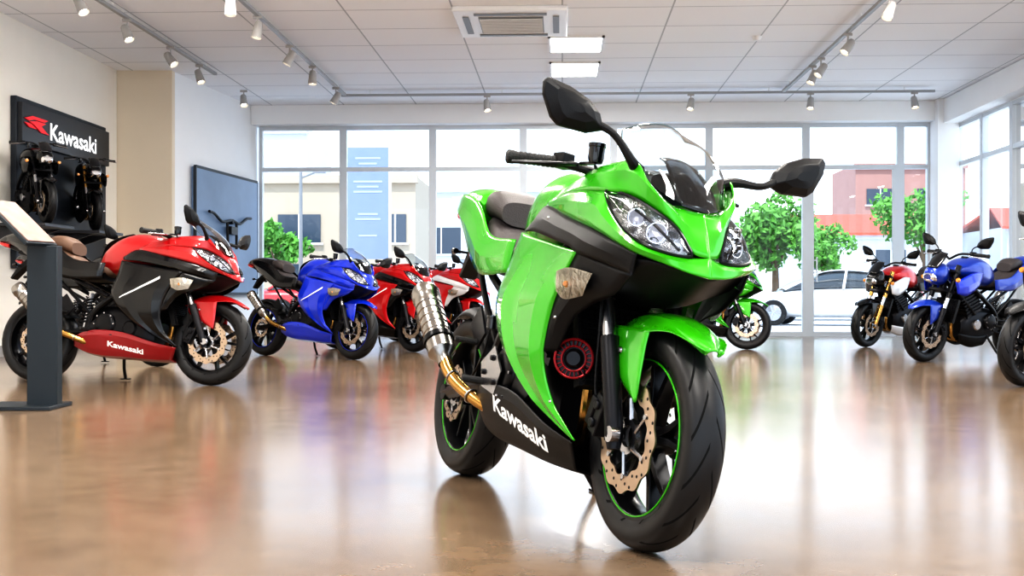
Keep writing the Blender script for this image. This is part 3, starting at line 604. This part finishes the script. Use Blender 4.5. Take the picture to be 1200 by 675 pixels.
def rail(p0,p1,label):
    o=tag(empty("track_rail",((p0[0]+p1[0])/2,(p0[1]+p1[1])/2,HC-.07)),label,"track rail")
    dx,dy=(p1[0]-p0[0])/2,(p1[1]-p0[1])/2; L_=math.hypot(dx,dy); R=Rz(math.degrees(math.atan2(dy,dx)))
    obj("rail_bar",MB().add(box((0,0,0),(2*L_,.045,.035),R)),RAILM,o,rel=True,smooth=False)
    for t in(-.9,-.45,0,.45,.9): obj("rail_hanger",MB().add(tube([(dx*t,dy*t,.01),(dx*t,dy*t,.07)],.006,6)),FIXW,o,rel=True)
rail((-4.81,8.5),(-4.81,15.8),"white ceiling track rail for spotlights"); rail((-3.33,8.5),(-3.33,17.5),"white ceiling track rail for spotlights"); rail((3.33,8.5),(3.33,17.5),"white ceiling track rail for spotlights"); rail((-3.4,17.6),(5.6,17.6),"white ceiling track rail along the glass front")
def spot(x,y,aim):
    o=tag(empty("spotlight",(x,y,HC-.085)),"white cylindrical track spotlight with a glowing bulb","spotlight","track spotlights on the ceiling")
    a=Vector(aim).normalized(); P=Vector((0,0,-.16))
    obj("stem",MB().add(tube([(0,0,0),(0,0,-.12)],.010,8)).add(box((0,0,-.012),(.10,.03,.03))),SPOTW,o,rel=True)
    obj("lamp_head",MB().add(revolve([(0,-.10),(.035,-.10),(.044,-.085),(.052,.0),(.060,.085),(.056,.085),(.05,.05),(0,.04)],18,P,a)),SPOTW,o,rel=True)
    obj("bulb",MB().add(revolve([(0,.062),(.026,.062),(.036,.054),(.04,.045)],14,P,a)),BULBE,o,rel=True)
for z in(11.55,12.8,14.25,15.4): spot(-4.81,z*.98,(random.uniform(.3,.9),-.2,-.9))
for z in(11.55,12.6,14.1,15.4,17.0): spot(-3.33,z*.99,(random.uniform(-.5,.5),-.1,-.9))
for z in(11.9,13.6,15.0,15.5): spot(3.33,z,(random.uniform(-.7,0),-.2,-.9))
for x in(-1.15,1.95,3.75,5.3): spot(x,17.6,(random.uniform(-.2,.2),-.3,-.9))
spot(-4.75,17.0,(.2,-.4,-.9))

# ------------------------------------------------------------------ left wall displays
NAVY=M("dark_navy_board",(.020,.026,.036),.5,noise=.1,nscale=2); SHELFM=M("display_shelf_dark",(.03,.03,.035),.4)
sb=tag(empty("wall_display_board",(XL,14.0,1.0)),"dark display board with red emblem and white lettering","display board")
obj("board",MB().add(box((.04,0,.96),(.07,2.55,1.95))),NAVY,sb,rel=True,bevel=.008)
obj("header_panel",MB().add(box((.10,0,1.64),(.06,2.5,.46))),M("header_black",(.02,.022,.028),.35),sb,rel=True,bevel=.006)
text_obj("lettering","Kawasaki",.28,(.14,-.56,1.53),(0,1,0),(0,0,1),M("white_sign_letters",(.9,.9,.9),.4,emis=.5),sb,bold=.022,fit=1.36)
E=M("red_emblem",(.75,.01,.02),.4,emis=.25)
em=MB()
for P in([(-1.22,1.69),(-1.02,1.74),(-.62,1.74),(-.72,1.705),(-.98,1.705),(-1.10,1.675)],[(-1.10,1.665),(-.92,1.695),(-.68,1.695),(-.80,1.65),(-.68,1.60),(-.60,1.575),(-.80,1.575),(-.98,1.64)],[(-1.22,1.645),(-1.06,1.645),(-.92,1.60),(-1.10,1.60)]):
    em.add(prism([(.135,y,z) for y,z in P],(1,0,0),.012))
obj("emblem",em,E,sb,smooth=False)
a0=Vector((-5.39,16.5,0)); a1=Vector((-5.145,18.95,0)); d=(a1-a0).normalized(); n=Vector((d.y,-d.x,0))
pb=tag(empty("wall_poster_panel",(a0.x+n.x*.02,a0.y+n.y*.02,.7)),"blue-grey wall panel with an added faint glow and a dark handlebar silhouette","wall panel")
L_=(a1-a0).length
obj("panel_board",MB().add(prism([(0,0,0),tuple(d*L_),tuple(d*L_+Vector((0,0,1.85))),(0,0,1.85)],n,.07)),[M("panel_blue_grey_glow",(.12,.18,.28),.4,noise=.6,nscale=.9,emis=.10,ecol=(.3,.45,.7))],pb,rel=True,smooth=False)  # faint glow put into the board colour to brighten it, no lamp behind
fr=MB()
for A,B in(((0,0,0),tuple(d*L_)),((0,0,1.85),tuple(d*L_+Vector((0,0,1.85)))),((0,0,0),(0,0,1.85)),(tuple(d*L_),tuple(d*L_+Vector((0,0,1.85))))):
    fr.add(tube([Vector(A)+n*.05,Vector(B)+n*.05],.03,4))
obj("panel_frame",fr,NAVY,pb,rel=True,smooth=False)
q0=lambda t,z,o=.12: d*(L_*t)+Vector((0,0,z))+n*o
m=MB(); m.add(tube([q0(.14,1.22),q0(.22,1.20),q0(.34,1.10),q0(.5,1.14),q0(.62,1.10),q0(.74,1.20),q0(.82,1.22)],.022,8,20)); m.add(tube([q0(.5,1.12,.02),q0(.5,1.12,.14)],.04,8)); m.add(tube([q0(.42,1.10),q0(.43,.70)],.022,8)); m.add(tube([q0(.57,1.10),q0(.57,.70)],.022,8)); m.add(box(q0(.5,.98),(.08,.34,.12)))
obj("accessory_silhouette",m,MBLACK,pb,rel=True)
def shelf(x,y,z,sy,lab):
    s=tag(empty("wall_shelf",(x,y,z)),lab,"shelf"); obj("shelf_board",MB().add(box((0,0,-.02),(.62,sy,.035))),SHELFM,s,rel=True,bevel=.004)
    for k in(-1,1): obj("shelf_bracket",MB().add(prism([(-.28,k*sy*.35,-.04),(.2,k*sy*.35,-.04),(-.28,k*sy*.35,-.20)],(0,1,0),.03)),SHELFM,s,rel=True,smooth=False)
for (fx,fy,dvx) in((-5.60,12.30,.9),(-5.66,13.75,.7)):
    shelf(XL+.39,fy+.15,1.46,.75,"dark wall shelf carrying a motorcycle front end")
    dv=Vector((dvx,-1,0)).normalized(); R_=Vector((fx,fy,0))-dv*1.405*.80
    motorcycle((R_.x,R_.y),(fx,fy),"naked",dict(main=GBLACK,belly=MBLACK,nose=GBLACK,fork_up=GOLD if dvx<.8 else BLACKM),"black motorcycle front end mounted on a wall shelf",lean=0,z0=1.46,frontonly=True,q=0,zs=.80)

ox,oy=W(-2.84,7.0)
le=tag(empty("information_stand",(ox,oy,0),(0,0,TH)),"dark slab information stand with a tilted reading panel","information stand")
STD=M("stand_dark_blue_grey",(.014,.022,.030),.45)
obj("base_plate",MB().add(box((-.12,.0,.012),(.44,.36,.024))),STD,le,rel=True,bevel=.004)
obj("post",MB().add(box((0,0,.50),(.185,.08,.97))),STD,le,rel=True,bevel=.004)
R_=Rz(-12)@Ry(42)
obj("reading_panel",MB().add(box((-.13,-.05,1.12),(.40,.30,.025),R_),0),[STD],le,rel=True,bevel=.004)
obj("panel_sheet",MB().add(box(Vector((-.13,-.05,1.12))+R_@Vector((0,0,.016)),(.37,.27,.006),R_)),[M("printed_sheet",(.34,.23,.20),.6,noise=.3,nscale=12,spec=.2)],le,rel=True,smooth=False)

# ------------------------------------------------------------------ outside
st(obj("ground",box((0,62,-.13),(160,86,.1)),M("pale_pavement",(.62,.62,.63),.8,noise=.08,nscale=.8),smooth=False))
def building(x,y,sx,sy,h,mat,label,wins=(),roof=None,z=0):
    b=tag(empty("building",(x,y,-.08)),label,"building")
    obj("facade",MB().add(box((0,0,h/2),(sx,sy,h))).add(box((0,-sy/2-.05,h-.15),(sx+.2,.3,.3))),mat,b,rel=True,smooth=False)
    for wx,wz,ww,wh in wins:
        obj("window",MB().add(box((wx,-sy/2-.02,wz),(ww,.08,wh)),0).add(box((wx,-sy/2-.07,wz),(.06,.04,wh)),1).add(box((wx,-sy/2-.08,wz-wh/2),(ww+.2,.12,.08)),1),[WG,FIXW],b,rel=True,smooth=False)
    if roof:
        obj("roof",MB().add(prism([(-sx/2-.4,-sy/2-.4,h),(sx/2+.4,-sy/2-.4,h),(sx/2-.3,0,h+1.1),(-sx/2+.3,0,h+1.1)],(0,.001,-1),.12)).add(prism([(-sx/2-.4,sy/2+.4,h),(sx/2+.4,sy/2+.4,h),(sx/2-.3,0,h+1.1),(-sx/2+.3,0,h+1.1)],(0,.001,-1),.12)),roof,b,rel=True,smooth=False)
WG=M("building_window_glass",(.05,.07,.10),.2)
CRM=M("cream_facade",(.44,.37,.29),.8,noise=.05,nscale=1); WHF=M("white_facade",(.58,.60,.64),.8,noise=.04,nscale=1); PNK=M("pink_brown_facade",(.38,.22,.19),.8,noise=.05,nscale=1); RRF=M("red_roof_tile",(.50,.10,.06),.7,noise=.2,nscale=4); GRF=M("grey_facade",(.38,.41,.46),.8)
x,y=W(-8.2,46); building(x,y,9.5,6,5.2,CRM,"cream low commercial building with dark windows",[(-3.9,3.2,1.6,1.1),(-1.9,3.2,1.6,1.1),(.4,3.2,1.6,1.1),(2.6,3.2,1.3,1.1),(4.0,3.2,.8,1.1),(-3.9,1.0,1.6,1.2),(.8,1.1,2.2,1.6),(3.4,1.0,1.2,1.2)])
x,y=W(-13.5,60); building(x,y,7,6,9.0,WHF,"tall white office block in the distance",[(-2,6.5,1.4,1.2),(0.5,6.5,1.4,1.2),(-2,4,1.4,1.2)])
x,y=W(-.5,62); building(x,y,12,6,6.3,WHF,"pale low shop building across the street",[(-3,3.5,2,1.4),(0,3.5,2,1.4),(3,3.5,2,1.4)])
x,y=W(24.,72); building(x,y,6.5,6,8.6,PNK,"pink brown apartment block with balconies",[(-1.8,6.6,1.6,1.0),(1.2,6.6,1.6,1.0),(-1.8,4.6,1.6,1.0),(1.2,4.6,1.6,1.0)])
x,y=W(17.2,58); building(x,y,7,6,3.7,WHF,"white low house with a red roof",[(-2.5,2.4,1.4,1.0),(1,2.4,1.4,1.0)],RRF)
x,y=W(27,56); building(x,y,8,6,3.9,WHF,"white low house with a red roof",[(-2.5,2.4,1.4,1.0),(1,2.4,1.4,1.0)],RRF)
x,y=W(36,60); building(x,y,8,6,6,GRF,"grey box building on the corner",[(-2.5,4,1.4,1.0),(0,4,1.4,1.0)])
LEAF=M("tree_leaves",(.12,.32,.05),.6,noise=.4,nscale=2); BARK=M("tree_bark",(.18,.12,.08),.9)
def tree(x,y,h,r,label,n=2200):
    t=tag(empty("tree",(x,y,-.08)),label,"tree")
    m=MB().add(tube([(0,0,0),(.05,0,h*.3),(0,.03,h*.62)],[.14,.11,.06],8,6))
    for k in range(5):
        a=k*1.3; m.add(tube([(0,0,h*.35+k*.12),(math.cos(a)*r*.4,math.sin(a)*r*.4,h*.62+k*.1)],[.06,.02],6))
    obj("trunk",m,BARK,t,rel=True)
    cl=[(random.gauss(0,.5)*r*.9,random.gauss(0,.5)*r*.9,random.uniform(-.7,.8)*r*.9) for _ in range(16)]; v=[];f=[]
    for i in range(n):
        c_=random.choice(cl); dd=Vector((random.gauss(0,1),random.gauss(0,1),random.gauss(0,1))).normalized()*r*.42*random.random()**.4
        p=Vector(c_)+dd+Vector((0,0,h-r)); s=.09+random.random()*.07; u=Vector((random.gauss(0,1),random.gauss(0,1),random.gauss(0,1))).normalized(); w_=u.orthogonal().normalized()
        k=len(v); v+=[p-u*s,p+w_*s*.6,p+u*s,p-w_*s*.6]; f.append((k,k+1,k+2,k+3))
    obj("foliage",MB().add((v,f)),LEAF,t,rel=True,smooth=False)
x,y=W(8.3,36.5); tree(x,y,4.1,1.35,"leafy green street tree beside parked cars",3000)
x,y=W(12.2,45); tree(x,y,3.6,1.0,"small leafy green tree by the street",1500)
x,y=W(-8.2,40.5); tree(x,y,3.4,.85,"small green tree in front of a cream building",1500)
x,y=W(15.2,42.5); tree(x,y,4.8,1.3,"green street tree beside a grey building",1600)
x,y=W(-4.0,32)
bs=tag(empty("banner_sign",(x,y,-.08)),"tall pale blue vertical banner sign on white poles","sign")
bm_=MB().add(box((0,0,3.30),(1.15,.06,3.1)),0)
for k,(z,wd) in enumerate(((4.55,.7),(4.40,.5),(3.9,.8),(3.76,.6),(3.62,.8),(3.0,.55),(2.86,.7),(2.4,.5))): bm_.add(box((0,-.035,z),(wd,.01,.05)),1)
obj("banner",bm_,[M("banner_blue",(.20,.25,.42),.6,noise=.08,nscale=2),M("banner_pale_stripe",(.36,.41,.56),.6)],bs,rel=True,smooth=False)
for s in(-1,1): obj("sign_post",MB().add(tube([(s*.61,0,0),(s*.61,0,5.0)],.045,8)),FIXW,bs,rel=True)
x,y=W(-6.6,36); up=tag(empty("utility_pole",(x,y,-.08)),"slim grey street lamp pole with a short arm","pole"); obj("pole",MB().add(tube([(0,0,0),(0,0,4.6)],[.07,.05],8)),GREY,up,rel=True); obj("arm",MB().add(tube([(0,0,4.4),(.5,0,4.6)],.03,6)).add(box((.6,0,4.6),(.35,.15,.08))),GREY,up,rel=True)
def car(x,y,rz,mat,label):
    c_=tag(empty("car",(x,y,-.08),(0,0,rz)),label,"car")
    obj("body",MB().add(loftx([(-2.15,.40,.72,.62),(-2.05,.30,.90,.76),(-1.5,.22,.97,.85),(-.6,.20,.95,.88),(.6,.20,.92,.88),(1.3,.22,.86,.85),(1.85,.26,.74,.76),(2.1,.34,.62,.60)],28,3.2,32)),mat,c_,rel=True)
    obj("cabin_glass",MB().add(loftx([(-1.75,.84,.95,.66),(-1.2,.84,1.22,.68),(-.55,.84,1.35,.66),(.05,.84,1.34,.66),(.6,.84,1.16,.68),(1.15,.82,.90,.70)],24,3.2,28)),M("car_glass",(.05,.06,.07),.08,0,1.),c_,rel=True)
    obj("roof",MB().add(loftx([(-1.25,1.20,1.24,.56),(-.8,1.29,1.35,.60),(-.3,1.33,1.385,.61),(.1,1.31,1.36,.60),(.35,1.25,1.29,.56)],20,3,16)),mat,c_,rel=True)
    for s in(-1,1):
        for P in(((1.10,.90),(.32,1.28)),((-.30,.90),(-.36,1.34)),((-1.70,.92),(-1.15,1.24))): obj("pillar",MB().add(tube([(P[0][0],s*.70,P[0][1]),(P[1][0],s*.62,P[1][1])],.035,6)),mat,c_,rel=True)
    for wx in(-1.3,1.35):
        for s in(-1,1):
            w_=obj("wheel",MB().add(revolve([(.20,-.09),(.30,-.09),(.32,-.06),(.32,.06),(.30,.09),(.2,.09)],24,(wx,s*.80,.32),closed=True)),RUB,c_,rel=True)
            m=MB().add(revolve([(0,.02*s),(.06,.02*s),(.20,.0)],20,(wx,s*.88,.32)))
            for k in range(5):
                a=k*1.2566; m.add(tube([(wx,s*.905,.32),(wx+.19*math.cos(a),s*.895,.32+.19*math.sin(a))],.022,6))
            obj("hubcap",m,SILVER,w_,rel=True)
    for s in(-1,1): obj("headlight",MB().add(loftx([(1.75,.58,.74,.12),(1.96,.56,.68,.10),(2.05,.58,.64,.06)],12,3,8)),CHROME,c_,loc=(0,s*.52,0),rel=True)
    for s in(-1,1): obj("tail_light",MB().add(loftx([(-2.14,.66,.80,.08),(-2.05,.64,.86,.12),(-1.95,.66,.84,.13)],12,3,8)),REDL,c_,loc=(0,s*.56,0),rel=True)
x,y=W(8.0,28.6); car(x,y,math.radians(160),paint("white_car_paint",(.75,.76,.78),0,.3),"white compact car parked outside the glass front")
x,y=W(9.2,34.5); car(x,y,math.radians(180),paint("silver_car_paint",(.45,.48,.52),.5,.3),"silver car parked on the street")
x,y=W(-2.6,30); car(x,y,math.radians(175),paint("grey_car_paint",(.5,.52,.55),.3,.3),"light grey car parked on the street")
x,y=W(-5.6,35); car(x,y,math.radians(8),paint("red_car_paint",(.5,.02,.02),.2,.3),"red car parked in front of a cream building")

# ------------------------------------------------------------------ light and camera
w=bpy.data.worlds.new("world"); scene.world=w; w.use_nodes=True; nt=w.node_tree; bg=nt.nodes["Background"]
tc=nt.nodes.new("ShaderNodeTexCoord"); sp=nt.nodes.new("ShaderNodeSeparateXYZ"); rp=nt.nodes.new("ShaderNodeValToRGB")
rp.color_ramp.elements[0].position=.0; rp.color_ramp.elements[0].color=(.86,.93,1,1); rp.color_ramp.elements[1].position=.6; rp.color_ramp.elements[1].color=(.56,.75,1,1)
nt.links.new(tc.outputs["Generated"],sp.inputs[0]); nt.links.new(sp.outputs[2],rp.inputs[0]); nt.links.new(rp.outputs[0],bg.inputs[0]); bg.inputs[1].default_value=1.9
sl=bpy.data.lights.new("sun","SUN"); sl.energy=3.0; sl.angle=.03; sl.color=(1,.96,.88); so=bpy.data.objects.new("sun",sl); COL.objects.link(so); so.rotation_euler=(math.radians(32),0,math.radians(-12)); so.location=(0,0,30)
def area(x,y,z,sx,sy,e,rot=(0,0,0),col=(1,.96,.90)):
    l=bpy.data.lights.new("ceiling_and_fill_lamp","AREA"); l.shape='RECTANGLE'; l.size=sx; l.size_y=sy; l.energy=e; l.color=col
    o=bpy.data.objects.new("ceiling_and_fill_lamp",l); COL.objects.link(o); o.location=(x,y,z); o.rotation_euler=rot; return o
for x in(-3.2,.17,3.4):
    for y in(1.2,4.4,7.6,10.8): area(x,y,HC-.03,.62,1.15,78)  # fill lamps set in the added panels, out of view
for y in (14.4,16.0): area(.17,y,HC-.03,.6,.8,60)
cam=bpy.data.cameras.new("camera"); co=bpy.data.objects.new("camera",cam); COL.objects.link(co)
cam.sensor_width=36; cam.lens=40.5; cam.shift_y=.00625; cam.clip_end=400
co.location=(0,0,.69); co.rotation_euler=(math.pi/2,0,TH); scene.camera=co
scene.view_settings.view_transform='Standard'; scene.view_settings.exposure=.12
for lk in('High Contrast','Medium High Contrast'):
    try: scene.view_settings.look=lk; break
    except Exception: pass
